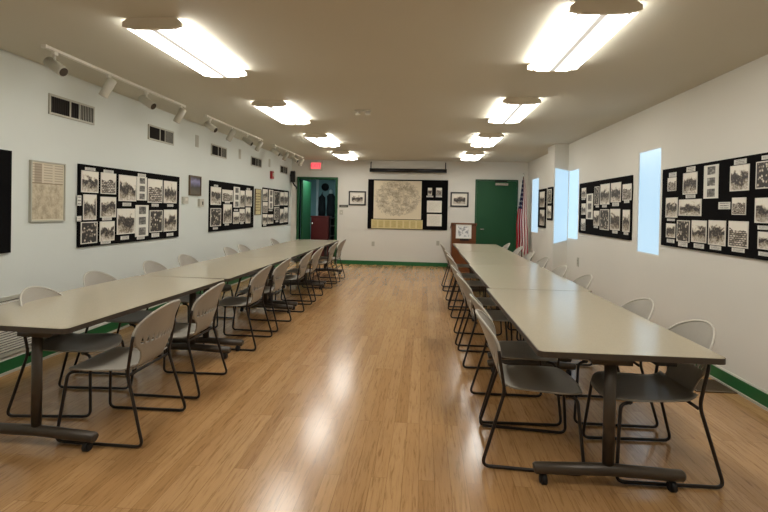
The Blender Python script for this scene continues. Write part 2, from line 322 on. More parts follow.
# ------------------------------------------------------------------ mesh builder
class MB:
    def __init__(s): s.bm = bmesh.new(); s.uv = s.bm.loops.layers.uv.new('UVMap'); s.mi = 0
    def face(s, vs, uvs=None):
        try: f = s.bm.faces.new(vs)
        except ValueError: return None
        f.material_index = s.mi
        if uvs:
            for l, c in zip(f.loops, uvs): l[s.uv].uv = c
        return f
    def box(s, x0, x1, y0, y1, z0, z1, M_=None):
        x0, x1 = min(x0, x1), max(x0, x1); y0, y1 = min(y0, y1), max(y0, y1); z0, z1 = min(z0, z1), max(z0, z1)
        P = [(x, y, z) for z in (z0, z1) for y in (y0, y1) for x in (x0, x1)]
        v = [s.bm.verts.new(M_ @ Vector(p) if M_ else p) for p in P]
        for q in ((0, 2, 3, 1), (4, 5, 7, 6), (0, 1, 5, 4), (2, 6, 7, 3), (0, 4, 6, 2), (1, 3, 7, 5)):
            s.face([v[i] for i in q], [(0, 0), (1, 0), (1, 1), (0, 1)])
        return s
    def prism(s, poly, a, b, axis='z'):
        def P(p, t):
            return (p[0], p[1], t) if axis == 'z' else ((t, p[0], p[1]) if axis == 'x' else (p[0], t, p[1]))
        A = [s.bm.verts.new(P(p, a)) for p in poly]; B = [s.bm.verts.new(P(p, b)) for p in poly]
        n = len(poly)
        s.face(A[::-1]); s.face(B)
        for i in range(n): s.face([A[i], A[(i+1) % n], B[(i+1) % n], B[i]])
        return s
    def tube(s, pts, r, seg=10, closed=False):
        pts = [Vector(p) for p in pts]; rings = []
        n = len(pts); prev = None
        for i, p in enumerate(pts):
            if closed: d = (pts[(i+1) % n]-pts[i-1]).normalized()
            else: d = (pts[min(i+1, n-1)]-pts[max(i-1, 0)]).normalized()
            if prev is None:
                a = Vector((0, 0, 1)) if abs(d.z) < .9 else Vector((1, 0, 0))
                u = d.cross(a).normalized()
            else: u = (prev - d*prev.dot(d)).normalized()
            prev = u; w = d.cross(u)
            rr = r[i] if isinstance(r, (list, tuple)) else r
            rings.append([s.bm.verts.new(p+(u*math.cos(t)+w*math.sin(t))*rr) for t in [2*PI*k/seg for k in range(seg)]])
        m = n if closed else n-1
        for i in range(m):
            A, B = rings[i], rings[(i+1) % n]
            for k in range(seg):
                f = s.face([A[k], A[(k+1) % seg], B[(k+1) % seg], B[k]])
                if f: f.smooth = True
        if not closed: s.face(rings[0][::-1]); s.face(rings[-1])
        return s
    def lathe(s, prof, c=(0, 0, 0), seg=20):   # prof (r,z)
        rings = [[s.bm.verts.new((c[0]+max(r, 1e-4)*math.cos(2*PI*k/seg), c[1]+max(r, 1e-4)*math.sin(2*PI*k/seg), c[2]+z)) for k in range(seg)] for r, z in prof]
        for A, B in zip(rings, rings[1:]):
            for k in range(seg):
                f = s.face([A[k], A[(k+1) % seg], B[(k+1) % seg], B[k]])
                if f: f.smooth = True
        s.face(rings[0][::-1]); s.face(rings[-1]); return s
    def build(s, name, mats, parent=None, smooth=False, solid=None):
        bmesh.ops.recalc_face_normals(s.bm, faces=s.bm.faces[:])
        if solid: bmesh.ops.solidify(s.bm, geom=s.bm.faces[:], thickness=solid)
        me = bpy.data.meshes.new(name); s.bm.to_mesh(me); s.bm.free()
        for m in (mats if isinstance(mats, (list, tuple)) else [mats]): me.materials.append(m)
        if smooth:
            for p in me.polygons: p.use_smooth = True
        o = bpy.data.objects.new(name, me); COL.objects.link(o)
        if parent: o.parent = parent
        return o

def fillet(pts, r, n=5):
    pts = [Vector(p) for p in pts]; out = [pts[0]]
    for i in range(1, len(pts)-1):
        a, b, c = pts[i-1], pts[i], pts[i+1]
        d1, d2 = (a-b), (c-b); k = min(r, d1.length*.45, d2.length*.45)
        p, q = b+d1.normalized()*k, b+d2.normalized()*k
        for j in range(n+1):
            t = j/n; out.append(p*(1-t)**2+b*2*t*(1-t)+q*t*t)
    out.append(pts[-1]); return out

def tag(o, label, cat, group=None, kind=None):
    o['label'] = label; o['category'] = cat
    if group: o['group'] = group
    if kind: o['kind'] = kind
    return o
def empty(name, loc, label, cat, group=None, rz=0):
    o = bpy.data.objects.new(name, None); o.empty_display_size = .1; COL.objects.link(o)
    o.location = loc; o.rotation_euler = (0, 0, rz); return tag(o, label, cat, group)
def struct(mb, name, mat):
    o = mb.build(name, mat); o['kind'] = 'structure'; return o
def copy_tree(o, parent=None):
    c = o.copy(); COL.objects.link(c)
    if parent: c.parent = parent
    for ch in [x for x in KIDS.get(o.name, [])]: copy_tree(ch, c)
    return c
KIDS = {}
def index_kids():
    KIDS.clear()
    for o in bpy.data.objects:
        if o.parent: KIDS.setdefault(o.parent.name, []).append(o)

# ------------------------------------------------------------------ room shell
T = .15
DX0, DX1, DZ = -3.27, -2.31, 2.19          # doorway opening in the back wall
struct(MB().box(XL-T, XR+T, YF-T, YB+T, -.1, 0), 'floor', M['floor'])
struct(MB().box(XL-T, XR+T, YF-T, YB+T, ZC, ZC+.1), 'ceiling', M['ceil'])
struct(MB().box(XL-T, XL, YF-T, YB+T, 0, ZC), 'wall_left', M['wall'])
struct(MB().box(XL, XR, YF-T, YF, 0, ZC), 'wall_front', M['wall'])
b = MB().box(XL, DX0, YB, YB+T, 0, ZC).box(DX1, XR, YB, YB+T, 0, ZC).box(DX0, DX1, YB, YB+T, DZ, ZC)
struct(b, 'wall_back', M['wallB'])
WIN = [(5.65, 6.22, .985, 2.205), (8.53, 9.13, .985, 2.21), (11.43, 12.16, .96, 2.25)]
b = MB(); y = YF-T
for (a, c, z0, z1) in WIN:
    b.box(XR, XR+T, y, a, 0, ZC); b.box(XR, XR+T, a, c, 0, z0); b.box(XR, XR+T, a, c, z1, ZC); y = c
b.box(XR, XR+T, y, YB+T, 0, ZC)
b.box(2.36, XR, 9.15, 9.66, 0, ZC)
struct(b, 'wall_right', M['wallR'])
for i, (a, c, z0, z1) in enumerate(WIN):
    w = bpy.data.objects.new('window_%d' % (i+1), None); COL.objects.link(w); w.location = (XR, (a+c)/2, z0); w['kind'] = 'structure'
    h = (c-a)/2; H = z1-z0; f = .012
    fr = MB()
    fr.box(.004, .085, -h, -h+f, 0, H).box(.004, .085, h-f, h, 0, H).box(.004, .085, -h+f, h-f, 0, f).box(.004, .085, -h+f, h-f, H-f, H)
    fr.build('window_frame', M['winframe'], w)
    MB().box(.010, .020, -h+f, h-f, f, H-f).build('pane', M['pane'], w)
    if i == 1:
        # glowing panel added on the solid pier face, standing in for window light there
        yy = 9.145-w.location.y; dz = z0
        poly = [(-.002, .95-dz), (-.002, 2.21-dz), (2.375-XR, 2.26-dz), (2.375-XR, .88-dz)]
        sp = MB().prism(poly, yy-.012, yy, 'y').build('side_pane', M['pane'], w)  # added glowing panel, no real window pane here
struct(MB().box(XL, XL+.018, YF, YB, 0, .115), 'baseboard_left', M['green'])
struct(MB().box(XR-.018, XR, YF, 9.15, 0, .115).box(XR-.018, XR, 9.66, YB, 0, .115).box(2.342, 2.36, 9.132, 9.66, 0, .115), 'baseboard_right', M['green'])
struct(MB().box(DX1+.07, 1.29, YB-.018, YB, 0, .10).box(2.34, XR-.018, YB-.018, YB, 0, .10), 'baseboard_back', M['green'])
struct(MB().box(XL+.018, XL+.03, YF, YB, 0, .02).box(XR-.03, XR-.018, YF, 9.13, 0, .02), 'trim_1', M['cream'])
struct(MB().box(XL+.0, XL+.008, YF, YB, .115, .14).box(XR-.008, XR, YF, 9.15, .115, .13), 'trim_2', M['white'])

# left doorway with open door and room beyond
d = bpy.data.objects.new('door_1', None); COL.objects.link(d); d.location = (DX0, YB, 0); d['kind'] = 'structure'
W = DX1-DX0; f = .06
MB().box(-f, .0, -.03, T, 0, DZ+f).box(W, W+f, -.03, T, 0, DZ+f).box(0, W, -.03, T, DZ, DZ+f).build('door_frame', M['doorgreen'], d)
lf = MB().box(.005, .05, T+.01, T+.95, .01, DZ-.02).build('door_leaf', M['doorgreen'], d)
h = MB().tube([(.05, T+.85, 1.0), (.11, T+.85, 1.0)], .012).lathe([(0, -.03), (.028, -.015), (.03, 0), (.02, .02), (0, .03)], (.12, T+.85, 1.0), 12).build('door_handle', M['chrome'], lf)
BX0, BX1, BY1, BZ = -4.6, -1.9, 15.6, 2.5
b = MB().box(BX0-T, BX0, YB+T, BY1, 0, BZ).box(BX1, BX1+T, YB+T, BY1, 0, BZ).box(BX0-T, BX1+T, BY1, BY1+T, 0, BZ).box(BX0-T, XL-T, YB, YB+T, 0, BZ)
struct(b, 'wall_annex', M['teal'])
struct(MB().box(BX0-T, BX1+T, YB+T, BY1+T, -.1, 0), 'floor_annex', M['floor'])
struct(MB().box(BX0-T, BX1+T, YB+T, BY1+T, BZ, BZ+.1), 'ceiling_annex', M['ceil'])
al = bpy.data.lights.new('annex_lamp', 'AREA'); al.energy = 13; al.size = .5; al.color = (.82, .95, 1)
ao = bpy.data.objects.new('annex_lamp', al); COL.objects.link(ao); ao.location = (-2.9, 13.1, 2.44); ao['kind'] = 'structure'

c = empty('storage_cabinet', (-3.04, 14.6, 0), 'maroon waist-high cabinet standing in the room beyond the open green doorway', 'cabinet')
MB().box(-.33, .2, -.2, .2, 0, 1.16).build('body', M['maroon'], c)
MB().box(-.35, .22, -.22, .22, 1.16, 1.2).build('top', M['maroon'], c)
MB().box(-.3, .17, -.215, -.2, .05, 1.12).build('door', M['maroon'], c)
c = empty('shelf_unit', (-2.68, 14.7, 0), 'dark low shelf unit right of the maroon cabinet beyond the doorway', 'shelf')
MB().box(-.14, -.12, -.2, .2, 0, 1.15).box(.24, .26, -.2, .2, 0, 1.15).box(-.12, .24, .18, .2, 0, 1.15).build('carcass', M['dark'], c)
for z in (.3, .6, .9, 1.13): MB().box(-.12, .24, -.2, .18, z, z+.02).build('shelf', M['dark'], c)
c = empty('hanging_coat', (-3.27, 15.42, 1.2), 'dark long garment hanging at left on the far wall of the room beyond', 'coat', 'dark garments beyond the doorway')
MB().lathe([(.10, 0), (.12, .2), (.10, .45), (.11, .58), (.03, .66), (.02, .7)], (0, 0, 0), 14).build('garment', M['coat'], c)
MB().tube([(0, 0, .7), (0, .1, .75), (0, .175, .75)], .008).build('hook', M['steel'], c)
c = empty('hanging_coat', (-2.98, 15.42, 1.15), 'dark wider garment with pale collar hanging right of the first one beyond the doorway', 'coat', 'dark garments beyond the doorway')
MB().lathe([(.12, 0), (.14, .2), (.12, .5), (.13, .68), (.05, .76), (.02, .8)], (0, 0, 0), 14).build('garment', M['coat'], c)
MB().lathe([(.04, .74), (.065, .77), (.05, .86), (.01, .9)], (0, 0, 0), 12).build('collar', M['whiteglow'], c)['label'] = 'pale collar'
MB().tube([(0, 0, .86), (0, .1, .9), (0, .175, .9)], .008).build('hook', M['steel'], c)
c = empty('wall_clock', (-3.2, 15.56, 2.12), 'round black clock high on the far wall beyond the doorway', 'clock')
o = MB().lathe([(.0, -.03), (.12, -.03), (.125, 0), (.12, .03), (0, .03)], seg=24).build('clock_case', M['black'], c); o.rotation_euler = (PI/2, 0, 0)
o = MB().lathe([(.0, 0), (.095, 0), (.095, .006), (0, .006)], seg=24).build('clock_face', M['coat'], c); o.rotation_euler = (PI/2, 0, 0); o.location = (0, -.035, 0)
for x, w_ in ((-3.45, .035), (-2.76, .03)):
    c = MB().box(-w_, w_, -.02, .04, 0, 1.25).build('wall_panel', M['whiteglow']); c.location = (x, 15.555, 1.15)
    tag(c, 'tall pale panel %s on the far wall beyond the doorway' % ('left of the hanging garments' if x < -3 else 'right of the hanging garments'), 'panel')

# right green door
d = bpy.data.objects.new('door_2', None); COL.objects.link(d); d.location = (1.32, YB, 0); d['kind'] = 'structure'
MB().box(-.03, 0, -.03, 0, 0, 2.25).box(1.0, 1.03, -.03, 0, 0, 2.25).box(0, 1.0, -.03, 0, 2.22, 2.25).build('door_frame', M['doorgreen'], d)
lf = MB().box(.005, .995, -.022, -.002, .01, 2.215).build('door_leaf', M['doorgreen'], d)
MB().box(.46, .78, -.075, -.022, 2.1, 2.16).build('door_closer', M['chrome'], lf)
MB().box(.44, .76, -.06, -.03, 2.2, 2.235).build('closer_arm', M['blackframe'], d)
MB().tube([(.12, -.02, .99), (.12, -.07, .99)], .014).box(.11, .2, -.085, -.065, .975, 1.0).build('door_handle', M['chrome'], lf)

# ------------------------------------------------------------------ ceiling lights
def make_fixture():
    r = empty('ceiling_light', (0, 0, 0), 'x', 'ceiling light', 'fluorescent ceiling lights')
    prof = [(-.145, -.003), (-.197, -.046), (-.197, -.056), (-.12, -.068), (0, -.070), (.12, -.068), (.197, -.056), (.197, -.046), (.145, -.003)]
    MB().prism(prof, .03, 1.21, 'y').build('lens', M['lens'], r)
    MB().box(-.11, .11, .03, 1.21, -.004, 0).build('housing', M['capbeige'], r)
    cap = [(-.165, 0), (-.204, -.026), (-.206, -.058), (-.12, -.073), (0, -.075), (.12, -.073), (.206, -.058), (.204, -.026), (.165, 0)]
    for a, e in ((0, .03), (1.21, 1.24)): MB().prism(cap, a, e, 'y').build('end_cap', M['capbeige'], r)
    return r
LX = {'left': (-1.846, 3.137), 'right': (1.041, 2.967)}
ORD = ['nearest the camera', 'second from the camera', 'third from the camera', 'farthest back']
fx = make_fixture(); index_kids(); first = True
for side in ('left', 'right'):
    x, y0 = LX[side]
    for k in range(-1, 4):
        o = fx if first else copy_tree(fx); first = False
        o.location = (x, y0+k*2.4775, ZC)
        o['label'] = 'lit white fluorescent ceiling light in the %s row, %s' % (side, ORD[k] if k >= 0 else 'overhead behind the camera')

# twin-head emergency fitting
c = empty('emergency_light', (-.80, 6.17, ZC), 'small white twin-head emergency light on the middle of the ceiling', 'emergency light')
MB().box(-.10, .10, -.03, .03, -.02, 0).build('base_plate', M['cream'], c)
for s in (-1, 1):
    MB().lathe([(.015, -.02), (.02, -.03), (.035, -.045), (.032, -.06), (.0, -.062)], (s*.065, 0, 0), 14).build('lamp_head', M['white'], c)

# ------------------------------------------------------------------ track lights
TX = -3.03
def track(y0, y1, lab):
    o = MB().box(-.018, .018, 0, y1-y0, -.022, 0).box(-.022, .022, -.012, .012, -.026, 0).box(-.022, .022, y1-y0-.012, y1-y0+.012, -.026, 0).build('light_track', M['white'])
    o.location = (TX, y0, ZC); tag(o, lab, 'light track', 'ceiling light tracks above the left wall')
track(3.65, 5.90, 'white ceiling light track nearest the camera, above the left wall')
track(6.53, 8.85, 'white ceiling light track in the middle, above the left wall')
track(9.58, 11.9, 'white ceiling light track farthest back, above the left wall')
SP = [(3.76, 0), (4.44, 1), (5.08, 0), (5.82, 1), (6.66, 0), (7.42, 1), (8.10, 0), (8.72, 1), (9.68, 0), (10.45, 1), (11.1, 0), (11.8, 1)]
def make_spot(a):
    r = empty('track_spotlight', (0, 0, 0), 'x', 'spotlight', 'white spotlights on the ceiling tracks')
    d = Vector((.80, -.12, -.50)).normalized() if a == 0 else Vector((-.42, -.10, -.85)).normalized()
    MB().box(-.014, .014, -.02, .02, -.05, -.024).tube([(0, 0, -.05), (0, 0, -.10)], .009).build('stem', M['white'], r)
    c0 = Vector((0, 0, -.135)); p0 = c0-d*.085; p1 = c0+d*.105
    shd = MB().tube([p0-d*.0, p0+d*.012, p1-d*.004, p1], [.028, .043, .043, .041], 20).build('lamp_shade', M['cream'], r)
    MB().tube([p1, p1+d*.002], [.036, .036], 20).build('bulb', M['bulb'], shd)
    return r
pr = [make_spot(0), make_spot(1)]; used = [False, False]; index_kids()
NUM = ['nearest', 'second', 'third', 'fourth', 'fifth', 'sixth', 'seventh', 'eighth', 'ninth', 'tenth', 'eleventh', 'twelfth and last']
for i, (yy, a) in enumerate(SP):
    o = pr[a] if not used[a] else copy_tree(pr[a]); used[a] = True
    o.location = (TX, yy, ZC)
    o['label'] = 'white track spotlight aimed at the %s, %s along the tracks' % (('room', 'left wall')[a], NUM[i])

# ------------------------------------------------------------------ wall vents on left wall
def make_vent():
    r = empty('wall_vent', (0, 0, 0), 'x', 'vent', 'wall vents under the ceiling')
    w, h = .31, .095
    MB().box(0, .014, -w, w, -h, -h+.02).box(0, .014, -w, w, h-.02, h).box(0, .014, -w, -w+.02, -h+.02, h-.02).box(0, .014, w-.02, w, -h+.02, h-.02).box(0, .012, -.045, -.03, -h+.02, h-.02).box(0, .012, .085, .10, -h+.02, h-.02).build('frame', M['plate'], r)
    MB().box(0, .003, -w+.02, w-.02, -h+.02, h-.02).build('duct_opening', M['dark'], r)
    MB().box(.003, .006, .10, w-.02, -h+.02, h-.02).build('damper', M['damper'], r)
    b = MB()
    for k in range(24):
        yy = -w+.03+k*.0245
        b.box(.004, .010, yy, yy+.006, -h+.02, h-.02)
    b.build('grille', M['dark'], r)
    return r
v = make_vent(); index_kids()
for i, yy in enumerate((4.56, 6.19, 8.01, 9.85, 11.83)):
    o = v if i == 0 else copy_tree(v); o.location = (XL, yy, 2.365)
    o['label'] = 'slotted wall vent high on the left wall, %s from the camera' % ['first', 'second', 'third', 'fourth', 'fifth'][i]
for yy, l in ((7.21, 'between the second and third vents'), (8.95, 'between the third and fourth vents'), (10.72, 'between the fourth and fifth vents')):
    o = MB().box(0, .008, -.05, .05, -.09, .09).build('blank_plate', M['plate']); o.location = (XL-.002, yy, 2.43)
    tag(o, 'small blank grey plate high on the left wall, %s' % l, 'plate', 'blank plates high on the left wall')

# return grille low on left wall
c = empty('return_grille', (XL, 3.62, .15), 'white louvred return air grille low on the left wall, behind the nearest table', 'grille')
MB().box(0, .02, -.55, .55, 0, .03).box(0, .02, -.55, .55, .47, .5).box(0, .02, -.55, -.51, .03, .47).box(0, .02, .51, .55, .03, .47).build('frame', M['plate'], c)
MB().box(0, .002, -.51, .51, .03, .47).build('duct_opening', M['dark'], c)
b = MB()
for k in range(20):
    z = .04+k*.0215
    b.box(.003, .018, -.51, .51, z, z+.012)
b.build('louvres', M['white'], c)

# floor register
c = empty('floor_register', (2.425, 4.345, 0), 'brown slotted metal air register in the floor by the right wall', 'floor vent')
MB().box(-.155, .155, -.15, .15, 0, .004).build('duct_opening', M['dark'], c)
b = MB().box(-.165, .165, -.16, -.14, 0, .008).box(-.165, .165, .14, .16, 0, .008).box(-.165, -.145, -.14, .14, 0, .008).box(.145, .165, -.14, .14, 0, .008)
for k in range(13): b.box(-.145, .145, -.135+k*.0215, -.125+k*.0215, .002, .007)
b.build('grille', M['vent'], c)

# ------------------------------------------------------------------ small wall devices
c = empty('fire_alarm', (XL-.002, 10.85, 2.17), 'red fire alarm strobe high on the left wall', 'fire alarm')
MB().box(0, .05, -.075, .075, -.085, .085).build('body', M['red'], c)
MB().box(.05, .07, -.035, .035, -.03, .05).build('strobe', M['cream'], c)
c = empty('thermostat', (XL-.002, 6.84, 1.52), 'cream thermostat on the left wall under the small dusk picture, nearer one', 'thermostat')
MB().box(0, .03, -.075, .075, -.05, .05).build('body', M['cream'], c)
MB().box(.03, .034, -.02, .045, -.005, .03).build('display', M['mat'], c)
c = empty('wall_switch', (XL, 7.34, 1.49), 'cream control box with dark slot on the left wall beside the middle picture board', 'switch')
MB().box(0, .035, -.07, .07, -.06, .06).build('body', M['cream'], c)
MB().box(.035, .038, .01, .04, -.03, .02).build('slot', M['dark'], c)
c = empty('wall_box', (XL, 12.38, 1.58), 'narrow white box on the left wall beside the doorway', 'wall box')
MB().box(0, .05, -.04, .04, -.13, .13).build('body', M['white'], c)
MB().box(.05, .055, -.03, .03, -.1, .1).build('cover', M['white'], c)
# black bracket-mounted camera in the corner
c = empty('corner_speaker', (XL, 12.42, 2.22), 'black bracket-mounted speaker on the left wall next to the green doorway', 'speaker')
MB().tube([(0, 0, .05), (.08, 0, .1), (.12, -.02, .17)], .014).build('bracket', M['black'], c)
MB().box(.03, .13, -.06, .05, -.12, .16).build('body', M['black'], c)
MB().tube(fillet([(.08, -.02, -.12), (.12, -.02, -.2), (.18, -.02, -.24), (.19, -.02, -.3)], .03), .018).build('arm', M['black'], c)

def plate_back(name, x, z, w, h, lab, cat, mat, det=None):
    c = empty(name, (x, YB, z), lab, cat)
    MB().box(-w/2, w/2, -.008, 0, -h/2, h/2).build('plate', mat, c)
    if det == 'outlet':
        for s in (-1, 1): MB().box(-.016, .016, -.012, -.008, s*.024-.013, s*.024+.013).build('socket', M['plate'], c)
    if det == 'switch': MB().box(-.01, .01, -.02, -.008, -.015, .015).build('toggle', M['white'], c)
    return c
plate_back('wall_outlet', -1.30, .54, .075, .12, 'power outlet on the back wall under the map board', 'outlet', M['plate'], 'outlet')
plate_back('wall_outlet', .37, .60, .075, .12, 'power outlet on the back wall behind the right chair row', 'outlet', M['plate'], 'outlet')
plate_back('light_switch', -2.15, 1.34, .09, .12, 'light switch beneath the small black sign by the doorway', 'switch', M['cream'], 'switch')
c = plate_back('wall_sign', -2.09, 1.505, .23, .06, 'small black name plate sign on the back wall right of the doorway', 'sign', M['blackframe'])
MB().box(-.08, .08, -.0095, -.008, -.007, .007).build('lettering', M['plate'], c)
c = empty('wall_outlet', (XR, 8.47, .62), 'power outlet on the right wall below the board beside the pier', 'outlet')
MB().box(-.008, 0, -.045, .045, -.075, .075).build('plate', M['plate'], c)
for s in (-1, 1): MB().box(-.012, -.008, -.016, .016, s*.024-.013, s*.024+.013).build('socket', M['damper'], c)

# exit sign
c = empty('exit_sign', (-2.83, YB-.02, 2.54), 'glowing red EXIT sign above the open green doorway', 'exit sign')
MB().box(-.16, .16, -.045, .02, -.115, .115).build('housing', M['cream'], c)
MB().box(-.125, .125, -.05, -.045, -.085, .085).build('face', M['exitpanel'], c)
cu = bpy.data.curves.new('exit_text', 'FONT'); cu.body = 'EXIT'; cu.size = .13; cu.align_x = 'CENTER'; cu.align_y = 'CENTER'; cu.extrude = .002; cu.offset = .003
to = bpy.data.objects.new('tmp', cu); COL.objects.link(to); bpy.context.view_layer.update()
me = bpy.data.meshes.new_from_object(to.evaluated_get(bpy.context.evaluated_depsgraph_get())); bpy.data.objects.remove(to)
me.materials.clear(); me.materials.append(M['exitred'])
lo = bpy.data.objects.new('lettering', me); COL.objects.link(lo); lo.parent = c; lo.rotation_euler = (PI/2, 0, 0); lo.location = (0, -.054, 0)

# ------------------------------------------------------------------ picture boards
BG = 'black picture boards on the walls'
pcount = [0]
def pic_mat(kind):
    if kind == 'c': return M['caption']
    if kind == 't': return M['strip3']
    if kind == 'd': return M['paper']
    if kind == 'map': return M['map']
    if kind == 'strip': return M['stripdoc']
    pcount[0] += 1
    return [PH[0], PH[1], PH[0], PH[2]][(pcount[0]*7+pcount[0]//3) % 4]
NAMES = {'c': 'caption_card', 't': 'triple_print', 'd': 'typed_sheet', 'map': 'map_sheet', 'strip': 'document_strip', 'p': 'photo_print'}
def sheet(w, h, dpt, mat, name, parent, nx):
    """thin sheet, front face UV mapped; nx = outward normal (unit, horizontal); centred at origin"""
    b = MB(); n = Vector(nx); r = Vector((0, 0, 1)).cross(n)   # image right seen from the room
    def P(s, t, d): return r*(s*w/2)+Vector((0, 0, t*h/2))+n*d
    F = [b.bm.verts.new(P(s, t, dpt)) for s, t in ((-1, -1), (1, -1), (1, 1), (-1, 1))]
    B = [b.bm.verts.new(P(s, t, 0)) for s, t in ((-1, -1), (1, -1), (1, 1), (-1, 1))]
    b.face(F, [(0, 0), (1, 0), (1, 1), (0, 1)])
    b.face(B[::-1])
    for i in range(4): b.face([F[i], B[i], B[(i+1) % 4], F[(i+1) % 4]], [(0, 0)]*4)
    return b.build(name, mat, parent)
def board(origin, nrm, a0, a1, z0, z1, items, label, along):
    """along='y' for side walls, 'x' for the back wall; a0..a1 is the extent along the wall"""
    ac, zc = (a0+a1)/2, (z0+z1)/2; n = Vector(nrm)
    loc = (origin, ac, zc) if along == 'y' else (ac, origin, zc)
    c = empty('picture_board', loc, label, 'picture board', BG)
    w, h = a1-a0, z1-z0
    sheet(w, h, .022, M['felt'], 'backing_board', c, nrm)
    for (p0, p1, q0, q1, k) in items:
        if k == 'board': continue
        o = sheet(p1-p0, q1-q0, .004, pic_mat(k), NAMES[k], c, nrm)
        off = (p0+p1)/2-ac
        o.location = (Vector((0, off, 0)) if along == 'y' else Vector((off, 0, 0)))+Vector((0, 0, (q0+q1)/2-zc))+n*.0222
        if k == 'p' and (q1-q0) > 1.25*(p1-p0) and pcount[0] % 4 == 1:
            o.data.materials[0] = M['portrait']
LB = [(1.9, 2.3, 1.4, 1.75, 'p'), (2.4, 2.75, 1.1, 1.4, 'p'), (2.9, 3.2, 1.4, 1.8, 'p'), (3.3, 3.69, 1.5, 1.78, 'p'), (3.4, 3.66, 1.42, 1.46, 'c'), (3.0, 3.3, 1.08, 1.34, 'p')]
board(XL, (1, 0, 0), 1.85, 3.835, 1.02, 1.876, LB, 'black picture board cut off by the left edge of the photo', 'y')
board(XL, (1, 0, 0), 4.64, 6.655, .998, 1.845, LAY['L1'], 'black board of old photographs on the left wall, just right of the framed map', 'y')
board(XL, (1, 0, 0), 7.65, 9.69, 1.02, 1.86, LAY['L2'], 'black board of ten old photographs in the middle of the left wall', 'y')
board(XL, (1, 0, 0), 10.27, 12.26, 1.01, 1.862, LAY['L3'], 'black board of photographs on the left wall nearest the doorway', 'y')
board(XR, (-1, 0, 0), 3.50, 5.56, 1.118, 1.938, LAY['R1'], 'large black board of photographs on the right wall nearest the camera', 'y')
board(XR, (-1, 0, 0), 6.36, 8.42, 1.118, 1.938, LAY['R2'], 'black board of photographs on the right wall between two windows', 'y')
board(XR, (-1, 0, 0), 10.68, 11.36, 1.11, 1.96, [(10.78, 11.2, 1.56, 1.9, 'p'), (10.76, 11.16, 1.16, 1.5, 'p')], 'small black board with two photographs beyond the wall pier on the right', 'y')
board(2.36, (-1, 0, 0), 9.17, 9.53, 1.30, 1.92, [(9.22, 9.48, 1.62, 1.88, 'p'), (9.22, 9.48, 1.34, 1.57, 'p')], 'narrow black board on the side of the wall pier', 'y')
board(YB, (0, -1, 0), -1.455, .60, .935, 2.215, LAY['back'], 'big black display board with beige map on the back wall', 'x')

def framed(origin, nrm, a, z, w, h, label, cat, pm, along='y', fm='blackframe', mat_w=.0, fw=.025, name='framed_picture', group=None):
    loc = (origin, a, z) if along == 'y' else (a, origin, z)
    c = empty(name, loc, label, cat, group)
    n = Vector(nrm); r = Vector((0, 0, 1)).cross(n); b = MB()
    mtx = Matrix((( r.x, n.x, 0), (r.y, n.y, 0), (0, 0, 1))).to_4x4()
    W, H = w/2, h/2
    b.box(-W, W, 0, .025, -H, -H+fw, mtx).box(-W, W, 0, .025, H-fw, H, mtx).box(-W, -W+fw, 0, .025, -H+fw, H-fw, mtx).box(W-fw, W, 0, .025, -H+fw, H-fw, mtx)
    b.build('frame', M[fm], c)
    if mat_w:
        sheet(w-2*fw, h-2*fw, .012, M['mat'], 'mat', c, nrm)
        o = sheet(w-2*fw-2*mat_w, h-2*fw-2*mat_w, .003, pm, 'picture', c, nrm); o.location = n*.012
    else: sheet(w-2*fw, h-2*fw, .014, pm, 'picture', c, nrm)
framed(XL, (1, 0, 0), 4.245, 1.547, .415, .55, 'pale framed town map and text sheet on the left wall, between two black boards', 'framed map', M['newsprint'], fm='plate', fw=.012, name='framed_map')
framed(XL, (1, 0, 0), 7.15, 1.745, .37, .30, 'small framed picture with violet sky above the thermostats', 'framed picture', M['dusk'], fm='vent', fw=.02)
framed(XL, (1, 0, 0), 9.97, 1.545, .36, .54, 'narrow yellowed printed poster between the two far boards on the left wall', 'poster', M['poster'], fm='vent', fw=.01, name='wall_poster')
framed(YB, (0, -1, 0), -1.735, 1.715, .45, .37, 'black framed old photograph on the back wall left of the map board', 'framed picture', PH[0], 'x', mat_w=.03, fw=.035, group='framed photographs on the back wall')
framed(YB, (0, -1, 0), .895, 1.73, .46, .375, 'black framed old photograph on the back wall left of the closed green door', 'framed picture', PH[0], 'x', mat_w=.03, fw=.035, group='framed photographs on the back wall')

# projection screen case
c = empty('projection_screen', (-.43, YB-.14, 2.44), 'rolled up projection screen in a black case high on the back wall', 'projection screen')
MB().tube([(-.97, 0, 0), (.97, 0, 0)], .048, 16).build('case', M['blackframe'], c)
for s in (-1, 1):
    MB().lathe([(0, 0), (.05, 0), (.05, .02), (0, .02)], seg=16).build('end_cap', M['black'], c)
    o = bpy.data.objects[-1] if False else None
    MB().tube(fillet([(s*.95, 0, .03), (s*.95, 0, .20), (s*.95, .14, .22)], .03), .013).build('bracket', M['blackframe'], c)
for o, s in zip([o for o in bpy.data.objects if o.parent == c and o.name.startswith('end_cap')], (-1, 1)):
    o.rotation_euler = (0, PI/2, 0); o.location = (s*.97-(.01 if s < 0 else .01), 0, 0)

